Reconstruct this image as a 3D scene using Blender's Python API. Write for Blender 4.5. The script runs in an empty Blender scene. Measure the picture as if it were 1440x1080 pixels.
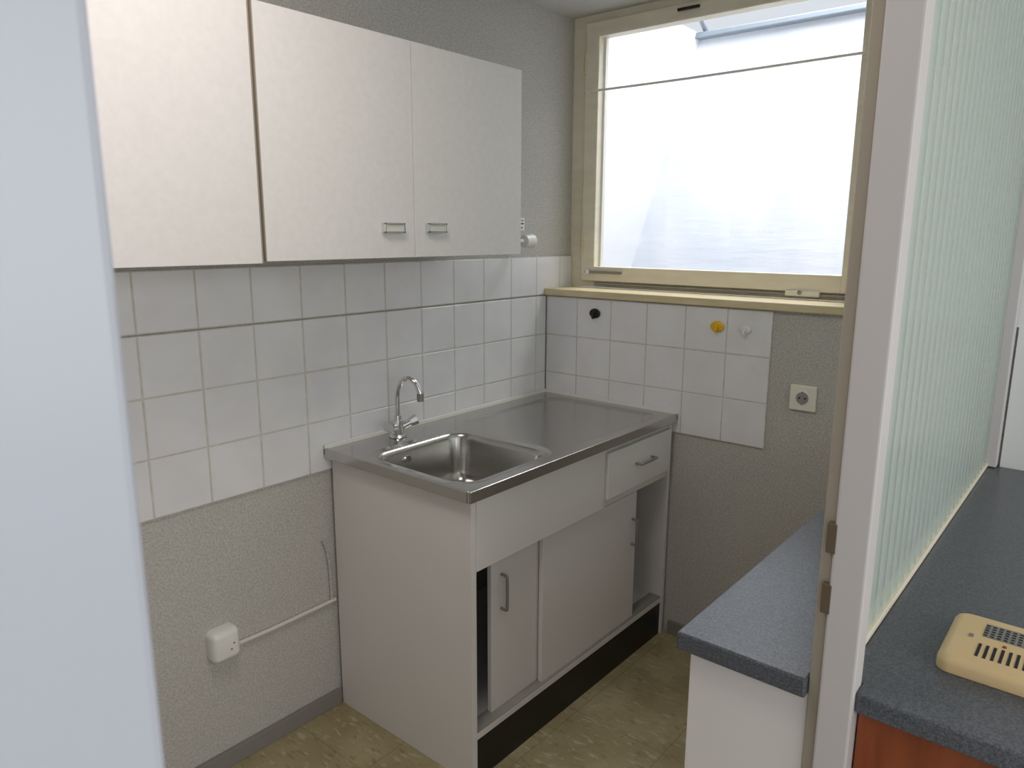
import bpy, bmesh, math, random
from mathutils import Vector, Matrix
random.seed(3)
S=bpy.context.scene
COL=bpy.context.collection
try: S.view_settings.view_transform='Standard'
except Exception: pass

# ------------------------------------------------------------ materials
def srgb(r,g,b):
    f=lambda c:(c/255/12.92) if c/255<=.04045 else ((c/255+.055)/1.055)**2.4
    return (f(r),f(g),f(b),1)
def mat(name,c,rough=.5,metal=0,var=None,vscale=20,vdetail=4,stretch=(1,1,1),bump=0,bscale=100,bstretch=(1,1,1),spec=.5,ramp=(.35,.65),coat=0):
    m=bpy.data.materials.new(name); m.use_nodes=True
    nt=m.node_tree; b=nt.nodes['Principled BSDF']
    b.inputs['Base Color'].default_value=c; b.inputs['Roughness'].default_value=rough
    b.inputs['Metallic'].default_value=metal; b.inputs['Specular IOR Level'].default_value=spec
    b.inputs['Coat Weight'].default_value=coat
    tc=nt.nodes.new('ShaderNodeTexCoord')
    if var:
        mp=nt.nodes.new('ShaderNodeMapping'); mp.inputs['Scale'].default_value=stretch
        n=nt.nodes.new('ShaderNodeTexNoise'); n.inputs['Scale'].default_value=vscale; n.inputs['Detail'].default_value=vdetail
        r=nt.nodes.new('ShaderNodeValToRGB'); r.color_ramp.elements[0].position=ramp[0]; r.color_ramp.elements[1].position=ramp[1]
        r.color_ramp.elements[0].color=c; r.color_ramp.elements[1].color=var
        nt.links.new(tc.outputs['Object'],mp.inputs[0]); nt.links.new(mp.outputs[0],n.inputs['Vector'])
        nt.links.new(n.outputs['Fac'],r.inputs[0]); nt.links.new(r.outputs[0],b.inputs['Base Color'])
    if bump:
        mp=nt.nodes.new('ShaderNodeMapping'); mp.inputs['Scale'].default_value=bstretch
        n=nt.nodes.new('ShaderNodeTexNoise'); n.inputs['Scale'].default_value=bscale; n.inputs['Detail'].default_value=3
        bp=nt.nodes.new('ShaderNodeBump'); bp.inputs['Strength'].default_value=bump; bp.inputs['Distance'].default_value=.003
        nt.links.new(tc.outputs['Object'],mp.inputs[0]); nt.links.new(mp.outputs[0],n.inputs['Vector'])
        nt.links.new(n.outputs['Fac'],bp.inputs['Height']); nt.links.new(bp.outputs[0],b.inputs['Normal'])
    return m
M={}
M['wallgray']=mat('wallpaper_gray',srgb(175,170,163),.85,var=srgb(200,196,190),vscale=190,vdetail=8,bump=.1,bscale=300)
M['wallwhite']=mat('paint_white',srgb(225,226,224),.7,bump=.1,bscale=60)
M['ceil']=mat('ceiling_paint',srgb(205,203,200),.85,bump=.1,bscale=80)
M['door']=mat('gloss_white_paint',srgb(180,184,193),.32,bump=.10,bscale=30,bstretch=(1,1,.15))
M['post']=mat('post_paint',srgb(198,193,191),.4)
M['postedge']=mat('post_edge_paint',srgb(166,156,140),.5)
M['tile']=mat('ceramic_tile',srgb(228,225,227),.22,var=srgb(235,233,234),vscale=7,bump=.05,bscale=25)
M['grout']=mat('grout',srgb(214,208,200),.9,var=srgb(200,193,182),vscale=30)
M['lam']=mat('cabinet_laminate',srgb(226,220,217),.34,var=srgb(230,224,221),vscale=60,bump=.01,bscale=300)
M['lamedge']=mat('laminate_edge',srgb(160,148,134),.6)
M['under']=mat('cabinet_white',srgb(227,221,218),.42)
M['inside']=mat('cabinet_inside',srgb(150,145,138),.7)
M['black']=mat('black_plinth',srgb(22,21,20),.35)
M['steel']=mat('stainless',(.54,.52,.49,1),.22,1,bump=.03,bscale=60,bstretch=(1,12,1))
M['chrome']=mat('chrome',(.78,.78,.78,1),.12,1)
M['dark']=mat('dark_hole',srgb(30,27,24),.7)
M['slot']=mat('strike_slot',srgb(96,82,64),.6)
M['rail']=mat('rail_metal',srgb(150,146,138),.4,.5)
M['top']=mat('speckled_laminate',srgb(64,67,73),.30,var=srgb(104,107,114),vscale=330,vdetail=8,ramp=(.34,.7))
M['frame']=mat('window_paint_cream',srgb(236,228,208),.42,var=srgb(229,220,197),vscale=8,stretch=(1,1,4))
M['sill']=mat('sill_wood_cream',srgb(224,209,172),.5,var=srgb(208,191,150),vscale=12,stretch=(3,.6,3))
M['stucco']=mat('outdoor_stucco',srgb(229,232,239),.9,var=srgb(216,222,233),vscale=4,bump=.9,bscale=9,bstretch=(1,.5,3))
M['stucco2']=mat('outdoor_plaster',srgb(247,248,250),.9,bump=.2,bscale=9)
M['zinc']=mat('zinc_flashing',srgb(140,150,160),.5,.3)
M['base']=mat('baseboard_gray',srgb(134,129,123),.6)
M['plastic']=mat('plastic_white',srgb(232,230,224),.35)
M['socket']=mat('plastic_cream',srgb(236,232,216),.35)
M['cover']=mat('plastic_yellowed',srgb(226,196,146),.4)
M['yellow']=mat('plastic_yellow',srgb(232,184,20),.35)
M['wood']=mat('red_wood',srgb(146,74,36),.45,var=srgb(124,58,26),vscale=8,stretch=(1,6,1))
M['mesh']=mat('metal_mesh',srgb(150,146,140),.4,.6)
M['insert']=mat('handle_insert',srgb(215,210,200),.4)
def floor_mat():
    m=mat('linoleum',srgb(196,180,132),.42,bump=.05,bscale=40)
    nt=m.node_tree;b=nt.nodes['Principled BSDF'];tc=nt.nodes['Texture Coordinate']
    n1=nt.nodes.new('ShaderNodeTexNoise');n1.inputs['Scale'].default_value=5;n1.inputs['Detail'].default_value=6
    r1=nt.nodes.new('ShaderNodeValToRGB');r1.color_ramp.elements[0].position=.32;r1.color_ramp.elements[1].position=.68
    r1.color_ramp.elements[0].color=srgb(150,136,100);r1.color_ramp.elements[1].color=srgb(178,166,130)
    L=nt.links.new
    cur=r1.outputs[0]
    L(tc.outputs['Object'],n1.inputs['Vector']);L(n1.outputs['Fac'],r1.inputs[0])
    for rotz,sc,th,col,amt in ((.15,60,.59,srgb(118,101,64),.5),(1.72,60,.58,srgb(202,192,162),.5),(.8,130,.59,srgb(128,114,80),.4)):
        mp=nt.nodes.new('ShaderNodeMapping');mp.inputs['Scale'].default_value=(1,.35,1);mp.inputs['Rotation'].default_value=(0,0,rotz);mp.inputs['Location'].default_value=(rotz*3,0,0)
        n2=nt.nodes.new('ShaderNodeTexNoise');n2.inputs['Scale'].default_value=sc;n2.inputs['Detail'].default_value=4
        r2=nt.nodes.new('ShaderNodeValToRGB');r2.color_ramp.elements[0].position=th;r2.color_ramp.elements[1].position=th+.08
        mx=nt.nodes.new('ShaderNodeMixRGB');mx.inputs[2].default_value=col
        mu=nt.nodes.new('ShaderNodeMath');mu.operation='MULTIPLY';mu.inputs[1].default_value=amt
        L(tc.outputs['Object'],mp.inputs[0]);L(mp.outputs[0],n2.inputs['Vector']);L(n2.outputs['Fac'],r2.inputs[0])
        L(r2.outputs[0],mu.inputs[0]);L(mu.outputs[0],mx.inputs[0]);L(cur,mx.inputs[1]);cur=mx.outputs[0]
    br=nt.nodes.new('ShaderNodeTexBrick');br.offset=0;br.inputs['Scale'].default_value=1
    br.inputs['Brick Width'].default_value=.3;br.inputs['Row Height'].default_value=.3;br.inputs['Mortar Size'].default_value=.0014;br.inputs['Mortar Smooth'].default_value=.2
    mx=nt.nodes.new('ShaderNodeMixRGB');mx.inputs[2].default_value=srgb(100,88,60)
    mu=nt.nodes.new('ShaderNodeMath');mu.operation='MULTIPLY';mu.inputs[1].default_value=.55
    L(tc.outputs['Object'],br.inputs['Vector']);L(br.outputs['Fac'],mu.inputs[0]);L(mu.outputs[0],mx.inputs[0]);L(cur,mx.inputs[1])
    L(mx.outputs[0],b.inputs['Base Color'])
    return m
M['floor']=floor_mat()
PITCH=.046;GX0=-1.288
def reed_mat():
    m=bpy.data.materials.new('reeded_glass');m.use_nodes=True;nt=m.node_tree;nt.nodes.clear()
    L=nt.links.new;N=nt.nodes.new
    out=N('ShaderNodeOutputMaterial')
    tr=N('ShaderNodeBsdfTransparent');tr.inputs[0].default_value=(.86,.91,.88,1)
    t=N('ShaderNodeBsdfTranslucent');t.inputs[0].default_value=(.80,.86,.82,1)
    d=N('ShaderNodeBsdfDiffuse');d.inputs[0].default_value=(.66,.72,.69,1)
    gl=N('ShaderNodeBsdfGlossy');gl.inputs['Roughness'].default_value=.12
    a=N('ShaderNodeMixShader');a.inputs[0].default_value=.45
    mx=N('ShaderNodeMixShader');m3=N('ShaderNodeMixShader');m3.inputs[0].default_value=.07
    tc=N('ShaderNodeTexCoord');sx=N('ShaderNodeSeparateXYZ');L(tc.outputs['Object'],sx.inputs[0])
    def mth(op,x,v=None):
        n=N('ShaderNodeMath');n.operation=op;L(x,n.inputs[0])
        if v is not None:n.inputs[1].default_value=v
        return n.outputs[0]
    # reeds bend/scatter the light most near the grooves
    s=mth('SUBTRACT',sx.outputs[0],GX0);s=mth('MULTIPLY',s,math.pi/PITCH);s=mth('COSINE',s);s=mth('ABSOLUTE',s);s=mth('POWER',s,2)
    s=mth('MULTIPLY',s,.42);s=mth('ADD',s,.34);L(s,mx.inputs[0])
    L(t.outputs[0],a.inputs[1]);L(d.outputs[0],a.inputs[2])
    L(tr.outputs[0],mx.inputs[1]);L(a.outputs[0],mx.inputs[2])
    L(mx.outputs[0],m3.inputs[1]);L(gl.outputs[0],m3.inputs[2]);L(m3.outputs[0],out.inputs[0])
    return m
M['reed']=reed_mat()
def pane_mat():
    m=bpy.data.materials.new('window_pane');m.use_nodes=True;nt=m.node_tree;nt.nodes.clear()
    o=nt.nodes.new('ShaderNodeOutputMaterial');t=nt.nodes.new('ShaderNodeBsdfTransparent');g=nt.nodes.new('ShaderNodeBsdfGlossy')
    g.inputs['Roughness'].default_value=.02
    mx=nt.nodes.new('ShaderNodeMixShader');mx.inputs[0].default_value=.05
    nt.links.new(t.outputs[0],mx.inputs[1]);nt.links.new(g.outputs[0],mx.inputs[2]);nt.links.new(mx.outputs[0],o.inputs[0]);return m
M['pane']=pane_mat()

# ------------------------------------------------------------ mesh helpers
def fin(bm,name,m,parent=None,sharp=35,smooth=True):
    bmesh.ops.recalc_face_normals(bm,faces=bm.faces)
    if smooth:
        for f in bm.faces:f.smooth=True
        for e in bm.edges:
            if len(e.link_faces)==2 and e.calc_face_angle(0)>math.radians(sharp): e.smooth=False
    me=bpy.data.meshes.new(name);bm.to_mesh(me);bm.free()
    for x in (m if isinstance(m,(list,tuple)) else [m]): me.materials.append(x)
    ob=bpy.data.objects.new(name,me);COL.objects.link(ob)
    if parent:ob.parent=parent
    return ob
def empty(name):
    e=bpy.data.objects.new(name,None);e.empty_display_size=.05;COL.objects.link(e);return e
def addbox(bm,x0,x1,y0,y1,z0,z1,bev=0,mi=0,seg=2):
    t=bmesh.new()
    bmesh.ops.create_cube(t,size=1,matrix=Matrix.Translation(((x0+x1)/2,(y0+y1)/2,(z0+z1)/2))@Matrix.Diagonal((abs(x1-x0),abs(y1-y0),abs(z1-z0),1)))
    if bev: bmesh.ops.bevel(t,geom=list(t.edges),offset=bev,segments=seg,affect='EDGES',profile=.5)
    for f in t.faces:f.material_index=mi
    me=bpy.data.meshes.new('t');t.to_mesh(me);t.free();bm.from_mesh(me);bpy.data.meshes.remove(me)
def box(name,x0,x1,y0,y1,z0,z1,m,parent=None,bev=0,seg=2):
    bm=bmesh.new();addbox(bm,x0,x1,y0,y1,z0,z1,bev,0,seg);return fin(bm,name,m,parent,smooth=False)
def boxes(name,lst,m,parent=None,bev=0):
    bm=bmesh.new()
    for b in lst:addbox(bm,*b,bev=bev)
    return fin(bm,name,m,parent,smooth=False)
def cyl(name,p0,p1,r0,r1,m,parent=None,seg=24,bev=0):
    p0=Vector(p0);p1=Vector(p1);d=p1-p0
    bm=bmesh.new()
    bmesh.ops.create_cone(bm,cap_ends=True,segments=seg,radius1=r0,radius2=r1,depth=d.length)
    if bev: bmesh.ops.bevel(bm,geom=[e for e in bm.edges if e.calc_face_angle(0)>1],offset=bev,segments=2,affect='EDGES')
    q=d.to_track_quat('Z','Y').to_matrix().to_4x4()
    bmesh.ops.transform(bm,matrix=Matrix.Translation((p0+p1)/2)@q,verts=bm.verts)
    return fin(bm,name,m,parent)
def tube(name,pts,r,m,parent=None,n=8):
    P=[Vector(p) for p in pts];Q=[]
    if len(P)>2:
        for i in range(len(P)-1):
            a=P[max(i-1,0)];b=P[i];c=P[i+1];d=P[min(i+2,len(P)-1)]
            for k in range(n):
                t=k/n;Q.append(.5*((2*b)+(-a+c)*t+(2*a-5*b+4*c-d)*t*t+(-a+3*b-3*c+d)*t**3))
        Q.append(P[-1])
    else:Q=P
    bm=bmesh.new();rings=[];N=14;up=None
    for i,q in enumerate(Q):
        t=(Q[min(i+1,len(Q)-1)]-Q[max(i-1,0)]).normalized()
        if up is None:
            up=t.orthogonal().normalized()
        up=(up-t*up.dot(t)).normalized();s=t.cross(up)
        rr=r(i/(len(Q)-1)) if callable(r) else r
        rings.append([bm.verts.new(q+(up*math.cos(2*math.pi*k/N)+s*math.sin(2*math.pi*k/N))*rr) for k in range(N)])
    for a,b in zip(rings,rings[1:]):
        for k in range(N):bm.faces.new((a[k],a[(k+1)%N],b[(k+1)%N],b[k]))
    bm.faces.new(rings[0][::-1]);bm.faces.new(rings[-1])
    return fin(bm,name,m,parent,sharp=50)

# ------------------------------------------------------------ shell
CZ=2.26
box('floor',-3.3,.22,-4.2,.1,-.1,0,M['floor'])
box('ceiling',-3.3,.26,-4.2,.1,CZ,CZ+.12,M['ceil'])
box('wall_left',-3.3,.26,.006,.11,0,CZ,M['wallgray'])
box('wall_end',-3.4,-3.3,-1.55,.1,0,CZ,M['wallwhite'])
box('wall_window',.006,.21,-4.2,.006,0,1.225,M['wallgray'])
box('wall_pier',.0,.21,-4.2,-1.135,1.2252,CZ,M['wallwhite'])
box('wall_livingroom',-.004,.005,-4.2,-1.545,0,1.2252,M['wallwhite'])
box('baseboard_left',-3.3,-1.05,-.008,.006,0,.05,M['base'],bev=.002)
box('baseboard_right',-.008,.006,-1.30,-.59,0,.05,M['base'],bev=.002)

def tiles_obj(name,plane,us,zs,m):
    bm=bmesh.new();g=.0014;th=.0042;c=.002
    for (u0,u1) in us:
        for (z0,z1) in zs:
            a,b,e,f=u0+g,u1-g,z0+g,z1-g
            if b-a<.01:continue
            tl=[random.uniform(-.0004,.0004) for _ in range(3)]
            def P(u,z,d):
                dd=-d+tl[0]*((u-u0)/.15)+tl[1]*((z-z0)/.15)
                return (u,dd+.002,z) if plane=='y' else (dd+.002,u,z)
            o=[bm.verts.new(P(*v,0)) for v in ((a,e),(b,e),(b,f),(a,f))]
            i=[bm.verts.new(P(*v,th*.7)) for v in ((a+c*.3,e+c*.3),(b-c*.3,e+c*.3),(b-c*.3,f-c*.3),(a+c*.3,f-c*.3))]
            j=[bm.verts.new(P(*v,th)) for v in ((a+c,e+c),(b-c,e+c),(b-c,f-c),(a+c,f-c))]
            for A,B in ((o,i),(i,j)):
                for k in range(4):bm.faces.new((A[k],A[(k+1)%4],B[(k+1)%4],B[k]))
            bm.faces.new(j)
    lo=min(a for a,b in us);hi=max(b for a,b in us)
    if plane=='y':addbox(bm,lo,hi,-.0012,.0058,zs[0][0],zs[-1][1],mi=1)
    else:addbox(bm,-.0012,.0058,lo,hi,zs[0][0],zs[-1][1],mi=1)
    return fin(bm,name,[m,M['grout']],smooth=False)
R=1.2225;xo=.0654
us=[(.0846,.2095),(-.0654,.0846)]+[(-xo-.15*(k+1),-xo-.15*k) for k in range(14)]
zs=[(R-.45+.15*k,R-.30+.15*k) for k in range(4)]
us_low=[(-.0654,-.003)]+us[2:]
tiles_obj('tile_backsplash',"y",us_low,zs[:3],M['tile'])
tiles_obj('tile_backsplash',"y",[(.0846,.164),(-.0654,.0846)]+us[2:],[(1.2262,1.3725)],M['tile'])
tiles_obj('tile_backsplash',"x",[(-.15*(k+1),-.15*k-(.004 if k==0 else 0)) for k in range(6)],zs[:3],M['tile'])

# ------------------------------------------------------------ window
W=empty('window_1')
fx0,fx1=.165,.215
boxes('frame_outer',[(fx0,fx1,-.075,.0055,1.252,2.2595),(fx0,fx1,-1.134,-1.09,1.252,2.2595),(fx0+.0007,fx1,-1.0905,-.0745,2.215,2.2595),(fx0+.0007,fx1,-1.0905,-.0745,1.252,1.287)],M['frame'],W)
sx0,sx1=.148,.2
boxes('sash',[(sx0,sx1,-.12,-.06,1.277,2.228),(sx0,sx1,-1.112,-1.050,1.277,2.228),(sx0+.0007,sx1,-1.0505,-.1195,2.175,2.228),(sx0+.0007,sx1,-1.0505,-.1195,1.277,1.333)],M['frame'],W,bev=.0025)
box('pane',.178,.182,-1.055,-.11,1.325,2.18,M['pane'],W)
boxes('glazing_bead',[(.183,.2,-.128,-.118,1.33,2.178),(.183,.2,-1.052,-1.043,1.33,2.178)],M['plastic'],W)
box('latch_lever',.136,.147,-.25,-.085,1.307,1.318,M['rail'],W,bev=.002)
cyl('latch_pivot',(.149,-.10,1.313),(.132,-.10,1.313),.011,.009,M['chrome'],W)
box('stay_rail',.148,.158,-1.09,-.12,1.262,1.272,M['rail'],W,bev=.002)
box('stay_bracket',.138,.160,-.99,-.88,1.262,1.280,M['socket'],W,bev=.003)
cyl('stay_screw',(.14,-.93,1.275),(.13,-.93,1.275),.009,.007,M['chrome'],W)
box('top_latch',.138,.149,-.52,-.44,2.205,2.213,M['dark'],W,bev=.001)
cyl('hinge_pin_1',(.148,-.062,2.12),(.148,-.062,2.05),.006,.006,M['sill'],W)
cyl('hinge_pin_2',(.148,-.062,1.46),(.148,-.062,1.39),.006,.006,M['sill'],W)
rod=empty('curtain_rod')
tube('rod',[(.138,-.075,1.985),(.138,-.5,1.982),(.138,-1.10,1.985)],.0045,M['plastic'],rod)
cyl('rod_end',(.1475,-.078,1.985),(.134,-.078,1.985),.008,.007,M['plastic'],rod)
cyl('rod_end_2',(.1475,-1.09,1.985),(.134,-1.09,1.985),.008,.007,M['plastic'],rod)
box('trim_windowsill',-.018,.165,-1.134,-.0035,1.2255,1.2515,M['sill'],bev=.004)

# outdoor light well
X=1.3
def yl(z):return .048+.307*(2.43-z)
box('wall_outdoor_back',X,X+.15,-3.2,1.1,-.1,2.40,M['stucco'])
bm=bmesh.new()
v=[bm.verts.new(p) for p in ((.27,yl(2.43),2.43),(X,yl(2.43),2.43),(X,yl(-.1),-.1),(.27,yl(-.1),-.1),(.27,yl(2.43)+.1,2.43),(X,yl(2.43)+.1,2.43),(X,yl(-.1)+.1,-.1),(.27,yl(-.1)+.1,-.1))]
for f in ((0,1,2,3),(4,5,6,7),(0,1,5,4),(3,2,6,7),(0,3,7,4),(1,2,6,5)):bm.faces.new([v[i] for i in f])
fin(bm,'wall_outdoor_side',M['stucco2'],smooth=False)
box('ground_outdoor',.27,X,-3.2,1.1,-.12,-.02,M['stucco2'])
sk=empty('roof_flashing')
box('coping',X-.05,X+.2,-3.2,1.2,2.40,2.425,M['zinc'],sk,bev=.004)
box('gutter_bar',X-.02,X+.02,-3.2,.2,2.50,2.52,M['zinc'],sk,bev=.004)
tube('rafter_bar',[(X,.02,2.43),(.8,-.05,2.62),(.4,-.1,2.8)],.012,M['zinc'],sk)

# ------------------------------------------------------------ partition with doorway
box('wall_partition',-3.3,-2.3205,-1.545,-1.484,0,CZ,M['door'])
D1=empty('door_1')
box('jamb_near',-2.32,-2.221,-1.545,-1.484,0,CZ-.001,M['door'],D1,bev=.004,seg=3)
box('jamb_far',-1.33,-1.289,-1.544,-1.500,0,CZ-.001,M['post'],D1,bev=.003)
box('jamb_far_rebate',-1.320,-1.289,-1.4995,-1.4825,0,CZ-.001,M['postedge'],D1,bev=.002)
box('head',-2.2205,-1.331,-1.544,-1.484,2.05,2.10,M['post'],D1,bev=.003)
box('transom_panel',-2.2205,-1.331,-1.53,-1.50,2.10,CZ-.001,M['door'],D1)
for i,z in enumerate((1.064,.977)):
    box('strike_slot_%d'%(i+1),-1.3308,-1.318,-1.5035,-1.491,z-.021,z+.021,M['slot'],D1,bev=.001)
# reeded glass screen
G=empty('reeded_glass_partition')
bm=bmesh.new()
x0,x1=GX0,-.036;pitch=PITCH;n=int((x1-x0)/pitch*16)
fr=[];bk=[]
for i in range(n+1):
    x=x0+(x1-x0)*i/n
    y=-1.512-.0055*abs(math.sin(math.pi*(x-x0)/pitch))
    fr.append((bm.verts.new((x,y,.862)),bm.verts.new((x,y,2.235))))
    bk.append((bm.verts.new((x,-1.508,.862)),bm.verts.new((x,-1.508,2.235))))
for i in range(n):
    bm.faces.new((fr[i][0],fr[i+1][0],fr[i+1][1],fr[i][1]))
    bm.faces.new((bk[i][0],bk[i][1],bk[i+1][1],bk[i+1][0]))
    bm.faces.new((fr[i][0],bk[i][0],bk[i+1][0],fr[i+1][0]))
    bm.faces.new((fr[i][1],fr[i+1][1],bk[i+1][1],bk[i][1]))
bm.faces.new((fr[0][0],fr[0][1],bk[0][1],bk[0][0]));bm.faces.new((fr[n][0],bk[n][0],bk[n][1],fr[n][1]))
fin(bm,'glass',M['reed'],G,sharp=32)
box('far_post',-.036,-.002,-1.54,-1.485,.852,CZ-.001,M['post'],G,bev=.003)
box('bottom_bead',-1.288,-.036,-1.522,-1.498,.852,.863,M['frame'],G,bev=.002)
box('top_rail',-1.288,-.036,-1.535,-1.49,2.235,CZ-.001,M['frame'],G,bev=.002)

# ------------------------------------------------------------ pass-through counters
K=empty('kitchen_counter')
box('worktop',-1.333,-.009,-1.4822,-1.283,.82,.85,M['top'],K,bev=.003)
box('cabinet_body',-1.315,-.01,-1.4822,-1.30,.0,.8195,M['under'],K,bev=.001)
Q=empty('livingroom_counter')
box('worktop',-1.319,-.006,-2.35,-1.5445,.82,.85,M['top'],Q,bev=.003)
box('worktop_bridge',-1.2885,-.009,-1.5490,-1.4825,.821,.85005,M['top'],Q)
box('front_panel',-1.30,-1.28,-2.33,-1.546,.0,.8195,M['wood'],Q,bev=.002)
box('body',-1.28,-.012,-2.33,-1.546,.0,.8195,M['under'],Q)

# ------------------------------------------------------------ sink unit
U=empty('sink_cabinet')
xl,xr=-1.045,-.008;yf=-.572
box('side_left',xl,xl+.018,yf,-.009,0,.812,M['under'],U,bev=.001)
box('side_right',xr-.018,xr,yf,-.009,0,.812,M['under'],U,bev=.001)
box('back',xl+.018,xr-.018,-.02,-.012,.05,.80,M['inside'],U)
box('bottom',xl+.018,xr-.018,yf+.002,-.02,.128,.146,M['under'],U)
box('front_apron',xl+.019,-.437,yf-.001,yf+.017,.614,.811,M['under'],U,bev=.001)
box('drawer_rail',-.437,xr-.019,yf+.005,yf+.03,.614,.811,M['under'],U)
box('drawer_front',-.432,xr-.021,yf-.010,yf+.004,.640,.792,M['under'],U,bev=.002)
box('plinth',xl+.019,xr-.019,yf+.006,yf+.022,0,.127,M['black'],U)
box('door_rear',-.936,-.42,yf+.031,yf+.045,.149,.607,M['under'],U,bev=.001)
box('door_front',-.733,-.214,yf+.012,yf+.026,.149,.607,M['under'],U,bev=.001)
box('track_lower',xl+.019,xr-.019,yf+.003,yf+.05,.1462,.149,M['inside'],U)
def bar_handle(name,c,axis,L,out,par,m=M['chrome']):
    c=Vector(c);a=Vector((1,0,0)) if axis=='x' else Vector((0,0,1));o=Vector((0,-out,0))
    tube(name,[c-a*L/2,c-a*L/2+o*.8,c-a*L*.4+o,c+a*L*.4+o,c+a*L/2+o*.8,c+a*L/2],.0042,m,par,n=5)
bar_handle('drawer_handle',(-.215,yf-.010,.722),'x',.10,.022,U,M['mesh'])
bar_handle('door_handle_1',(-.895,yf+.031,.50),'z',.10,.022,U,M['mesh'])
bar_handle('door_handle_2',(-.24,yf+.012,.47),'z',.09,.022,U,M['mesh'])

# sink top
T=empty('stainless_sink');ZC=.8404;LX=-1.0695;DY=-.592
def rr(cx,cy,hx,hy,r,z,nc=8):
    out=[]
    for q,(sx,sy) in enumerate(((1,1),(-1,1),(-1,-1),(1,-1))):
        for k in range(nc+1):
            a=math.pi/2*(q+k/nc)
            out.append(Vector((cx+sx*(hx-r)+r*math.cos(a),cy+sy*(hy-r)+r*math.sin(a),z)))
    return out
def rect_loop(inner,x0,x1,y0,y1,z):
    out=[];nc=len(inner)//4
    for i,p in enumerate(inner):
        q=i//nc;k=i%nc
        sx,sy=((1,1),(-1,1),(-1,-1),(1,-1))[q]
        X_=x1 if sx>0 else x0;Y_=y1 if sy>0 else y0
        mid=(nc-1)/2
        if abs(k-mid)<.6: out.append(Vector((X_,Y_,z)));continue
        first=k<mid
        horiz=(q in(0,2))==first
        out.append(Vector((X_,p.y,z)) if horiz else Vector((p.x,Y_,z)))
    return out
def loops_mesh(bm,loops,close=True):
    vs=[[bm.verts.new(p) for p in l] for l in loops]
    for a,b in zip(vs,vs[1:]):
        n=len(a)
        for k in range(n):
            try:bm.faces.new([a[k],a[(k+1)%n],b[(k+1)%n],b[k]])
            except Exception:pass
    if close:bm.faces.new(vs[-1])
bm=bmesh.new()
cx,cy,hx,hy,r=-.843,-.345,.182,.186,.062
xm=-.632;ya,yb=DY+.006,-.004
base=rr(cx,cy,hx+.026,hy+.026,r+.026,ZC)
L=[rect_loop(base,LX+.006,xm,ya,yb,ZC),base]
for o,dz in ((.022,-.0018),(.006,-.0022),(.001,-.003),(-.004,-.008),(-.008,-.02),(-.016,-.115),(-.022,-.143),(-.040,-.159),(-.065,-.164)):
    L.append(rr(cx,cy,hx+o,hy+o,max(r+o,.02),ZC+dz))
L.append([Vector((cx+.036*math.cos(2*math.pi*i/36),cy+.036*math.sin(2*math.pi*i/36),ZC-.168)) for i in range(36)])
loops_mesh(bm,L)
c2x,c2y=-.322,-.315
base=rr(c2x,c2y,.275,.235,.06,ZC)
L=[rect_loop(base,xm,-.004,ya,yb,ZC),base,rr(c2x,c2y,.268,.228,.055,ZC-.004),rr(c2x,c2y,.258,.218,.05,ZC-.006)]
loops_mesh(bm,L)
bmesh.ops.remove_doubles(bm,verts=bm.verts,dist=.0004)
ts=fin(bm,'top_sheet',M['steel'],T,sharp=40)
for p in ts.data.polygons:
    if abs(p.normal.z)>.9999 and p.center.z>ZC-.01: p.use_smooth=False
box('edge_front',LX,-.004,DY,DY+.010,ZC-.028,ZC+.0025,M['steel'],T,bev=.0022)
box('edge_left',LX,LX+.010,DY+.0095,-.004,ZC-.028,ZC+.0025,M['steel'],T,bev=.0022)
box('back_bead',LX,-.009,-.012,-.004,ZC-.02,ZC+.012,M['plastic'],T,bev=.002)
box('side_bead',-.012,-.004,DY,-.004,ZC-.02,ZC+.010,M['plastic'],T,bev=.002)
cyl('drain',(cx,cy,ZC-.170),(cx,cy,ZC-.1655),.032,.030,M['chrome'],T)
cyl('drain_plug_hole',(cx,cy,ZC-.1654),(cx,cy,ZC-.1648),.016,.016,M['dark'],T)
cyl('overflow',(cx-.05,cy+hy-.005,ZC-.04),(cx-.05,cy+hy-.017,ZC-.04),.012,.012,M['chrome'],T)
# faucet
F=empty('kitchen_faucet');bx,by=-.838,-.068;z0=ZC+.0006
cyl('base_flange',(bx,by,z0),(bx,by,z0+.008),.027,.025,M['chrome'],F,bev=.002)
cyl('body',(bx,by,z0+.006),(bx,by,z0+.052),.020,.017,M['chrome'],F)
cyl('collar',(bx,by,z0+.05),(bx,by,z0+.066),.013,.012,M['chrome'],F)
dx,dy=.35,-.94
def sp(s,z):return (bx+dx*s*.84,by+dy*s*.84,z0+z)
tube('spout',[sp(0,.06),sp(0,.11),sp(.003,.14),sp(.018,.172),sp(.045,.186),sp(.075,.174),sp(.092,.148),sp(.095,.135)],.0084,M['chrome'],F)
cyl('aerator',sp(.095,.142),sp(.0955,.118),.0105,.0105,M['mesh'],F)
for i,s in enumerate((1,-1)):
    ax=Vector((s*.80,-.30,.30)).normalized()
    b=Vector((bx,by,z0+.026))
    cyl('valve_%d'%(i+1),b,b+ax*.042,.012,.012,M['chrome'],F)
    k=b+ax*.042
    cyl('knob_%d'%(i+1),k,k+ax*.024,.014,.019,M['chrome'],F,seg=8,bev=.002)
    cyl('knob_cap_%d'%(i+1),k+ax*.0235,k+ax*.026,.012,.011,M['chrome'],F)

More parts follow.
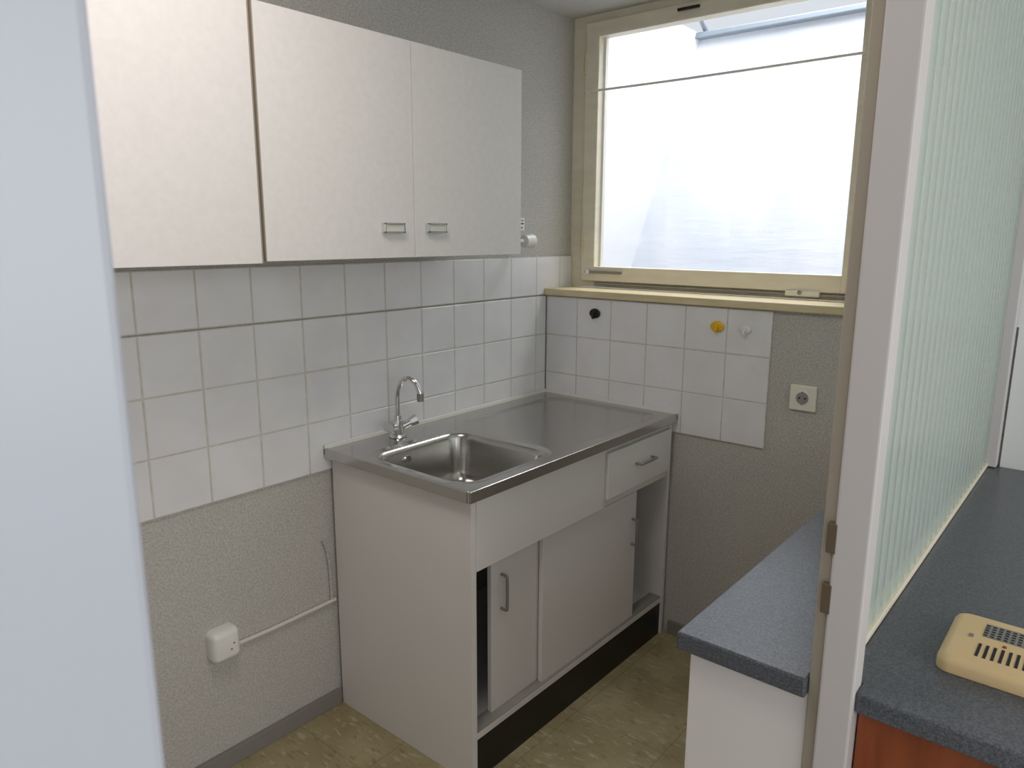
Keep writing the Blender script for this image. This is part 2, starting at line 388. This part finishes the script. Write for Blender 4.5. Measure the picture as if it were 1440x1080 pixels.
# ------------------------------------------------------------ wall cabinets
def handle(par,x,z,y):
    boxes('handle_frame_%d'%(int(abs(x)*1000)),[(x-.034,x+.034,y-.014,y-.009,z+.008,z+.012),(x-.034,x+.034,y-.014,y-.009,z-.012,z-.008),(x-.034,x-.027,y-.014,y,z-.012,z+.012),(x+.027,x+.034,y-.014,y,z-.012,z+.012)],M['chrome'],par,bev=.001)
    box('handle_insert_%d'%(int(abs(x)*1000)),x-.028,x+.028,y-.011,y-.005,z-.008,z+.008,M['insert'],par)
yc=-.33
A=empty('wall_cabinet');cbz,ctz=1.399,1.919;ax0,ax1=-1.418,-.561
box('carcass',ax0,ax1,yc+.019,-.006,cbz+.001,ctz-.001,M['under'],A)
am=(ax0+ax1)/2
box('door_left',ax0,am-.0008,yc,yc+.018,cbz,ctz,M['lam'],A,bev=.0008)
box('door_right',am+.0008,ax1,yc,yc+.018,cbz,ctz,M['lam'],A,bev=.0008)
box('edge_band',ax0-.0025,ax0-.0002,yc-.001,yc+.3,cbz,ctz,M['lamedge'],A)
handle(A,-1.066,1.472,yc);handle(A,-.919,1.473,yc)
B=empty('wall_cabinet')
box('carcass',-2.2,-1.4235,yc+.023,-.006,cbz-.003,ctz,M['under'],B)
box('door',-2.2,-1.4265,yc+.004,yc+.022,cbz-.004,ctz,M['lam'],B,bev=.0008)
box('edge_band',-1.4262,-1.4237,yc+.004,yc+.3,cbz-.004,ctz,M['lamedge'],B)

# ------------------------------------------------------------ small things
P=empty('paper_towel_holder')
cyl('roller_end',(-.235,-.075,1.432),(-.185,-.075,1.432),.021,.026,M['plastic'],P,bev=.003)
cyl('rod',(-.50,-.075,1.432),(-.235,-.075,1.432),.008,.008,M['plastic'],P)
box('bracket',-.20,-.19,-.075,.0055,1.42,1.444,M['plastic'],P,bev=.002)
box('bracket_far',-.50,-.49,-.075,.0055,1.42,1.444,M['plastic'],P,bev=.002)
lb=empty('wall_label_plate')
box('plate',-.170,-.142,-.004,.0062,1.47,1.515,M['plastic'],lb,bev=.001)
boxes('print',[(-.162,-.149,-.005,-.0035,1.492,1.497),(-.162,-.153,-.005,-.0035,1.478,1.482),(-.162,-.149,-.005,-.0035,1.504,1.507)],M['dark'],lb)
def hook(name,y,z,m,s=1):
    e=empty(name)
    bm=bmesh.new();bmesh.ops.create_uvsphere(bm,u_segments=20,v_segments=12,radius=1,matrix=Matrix.Translation((-.0085,y,z))@Matrix.Diagonal((.0055,.024*s,.018*s,1)))
    fin(bm,'pad',m,e,sharp=80)
    tube('hook',[(-.012,y,z+.006),(-.020,y,z-.004),(-.024,y,z-.010),(-.022,y,z-.016),(-.017,y,z-.016)],.0042,m,e,n=4)
hook('adhesive_hook',-.234,1.169,M['black']);hook('adhesive_hook',-.719,1.16,M['yellow']);hook('adhesive_hook',-.815,1.158,M['plastic'],.8)
E=empty('wall_socket')
box('plate',-.008,.006,-1.053,-.973,.92,1.0,M['socket'],E,bev=.003)
cyl('ring',(-.008,-1.013,.96),(-.0105,-1.013,.96),.024,.023,M['plastic'],E,seg=32)
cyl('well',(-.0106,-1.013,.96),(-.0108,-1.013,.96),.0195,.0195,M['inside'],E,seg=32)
cyl('hole_1',(-.0108,-1.022,.96),(-.0112,-1.022,.96),.0032,.0032,M['dark'],E)
cyl('hole_2',(-.0108,-1.004,.96),(-.0112,-1.004,.96),.0032,.0032,M['dark'],E)
boxes('earth_clips',[(-.0115,-.0105,-1.016,-1.010,.9775,.981),(-.0115,-.0105,-1.016,-1.010,.939,.9425)],M['chrome'],E)
J=empty('junction_box')
bm=bmesh.new()
loops=[]
for o,yy in ((0,.0062),(0,-.016),(-.003,-.026),(-.008,-.032),(-.014,-.034)):
    l=rr(0,0,.040+o,.044+o,.016+o*.6,0)
    loops.append([Vector((-1.422+p.x,yy,.378+p.y)) for p in l])
loops_mesh(bm,loops);fin(bm,'cover',M['plastic'],J,sharp=60)
for i,(a,b) in enumerate(((-1.412,.366),(-1.404,.381))):cyl('screw_%d'%i,(a,-.034,b),(a,-.0352,b),.0022,.0022,M['wood'],J)
tube('cable',[(-1.385,0,.352),(-1.28,0,.350),(-1.15,0,.352),(-1.05,0,.354)],.006,M['insert'],J)
tube('cable_riser',[(-1.062,.001,.35),(-1.064,.001,.45),(-1.072,.001,.52),(-1.085,.001,.56)],.0045,M['wallgray'],J)
V=empty('gas_detector_cover')
bm=bmesh.new();loops=[]
vx,vy,vh,vw=-1.097,-1.69,.087,.078
for o,zz in ((0,.8505),(0,.864),(-.003,.869),(-.008,.872),(-.012,.8725)):
    loops.append([Vector((p.x,p.y,zz)) for p in rr(vx,vy,vh+o,vw+o,.018+o*.6,0)])
loops_mesh(bm,loops);fin(bm,'shell',M['cover'],V,sharp=60)
box('grille_panel',vx+.012,vx+.058,vy-.034,vy+.034,.8722,.8732,M['mesh'],V)
boxes('grille_holes',[(vx+.015+.0085*i,vx+.019+.0085*i,vy-.031+.0085*j,vy-.026+.0085*j,.873,.8736) for i in range(5) for j in range(8)],M['dark'],V)
boxes('slots',[(vx-.056,vx-.014,vy-.036+.0095*j,vy-.032+.0095*j,.8722,.8732) for j in range(8)],M['dark'],V)
boxes('clips',[(vx+.0,vx+.008,vy-.05,vy-.042,.872,.8745),(vx+.0,vx+.008,vy+.044,vy+.05,.872,.8745)],M['mesh'],V,bev=.0005)
cyl('led',(vx-.004,vy+.004,.872),(vx-.004,vy+.004,.8742),.003,.0025,M['wood'],V)

# ------------------------------------------------------------ lights
w=bpy.data.worlds.new('World');S.world=w;w.use_nodes=True
bg=w.node_tree.nodes['Background'];bg.inputs[0].default_value=(.88,.93,1,1);bg.inputs[1].default_value=.88
def area(name,loc,tgt,sx,sy,power,col):
    l=bpy.data.lights.new(name,'AREA');l.shape='RECTANGLE';l.size=sx;l.size_y=sy;l.energy=power;l.color=col
    o=bpy.data.objects.new(name,l);COL.objects.link(o);o.location=loc
    o.rotation_euler=(Vector(tgt)-Vector(loc)).to_track_quat('-Z','Y').to_euler();return o
area('daylight_lightwell',(.75,-.7,3.1),(1.0,-.6,1.2),1.0,2.4,90,(.96,.98,1))
area('daylight_livingroom',(-1.6,-4.1,1.7),(-1.2,0,1.1),2.4,1.6,38,(1,.985,.97))
area('fill_light_kitchen',(-1.7,-.85,2.24),(-1.5,-.75,0),.5,.5,8,(1,.95,.90))  # added fill to lift the kitchen; no ceiling lamp is seen there

# ------------------------------------------------------------ camera
yaw,pitch,roll=.6977,-.2013,.0035
f=Vector((math.cos(yaw)*math.cos(pitch),math.sin(yaw)*math.cos(pitch),math.sin(pitch)))
r=Vector((math.sin(yaw),-math.cos(yaw),0));u=r.cross(f)
r2=r*math.cos(roll)+u*math.sin(roll);u2=r2.cross(f)
cam=bpy.data.cameras.new('camera');co=bpy.data.objects.new('camera',cam);COL.objects.link(co)
mm=Matrix((r2,u2,-f)).transposed().to_4x4();mm.translation=Vector((-2.3107,-1.7642,1.4607));co.matrix_world=mm
cam.sensor_width=36;cam.lens=1040.28/1440*36;cam.clip_start=.02
cam.dof.use_dof=True;cam.dof.focus_distance=2.1;cam.dof.aperture_fstop=18
S.camera=co
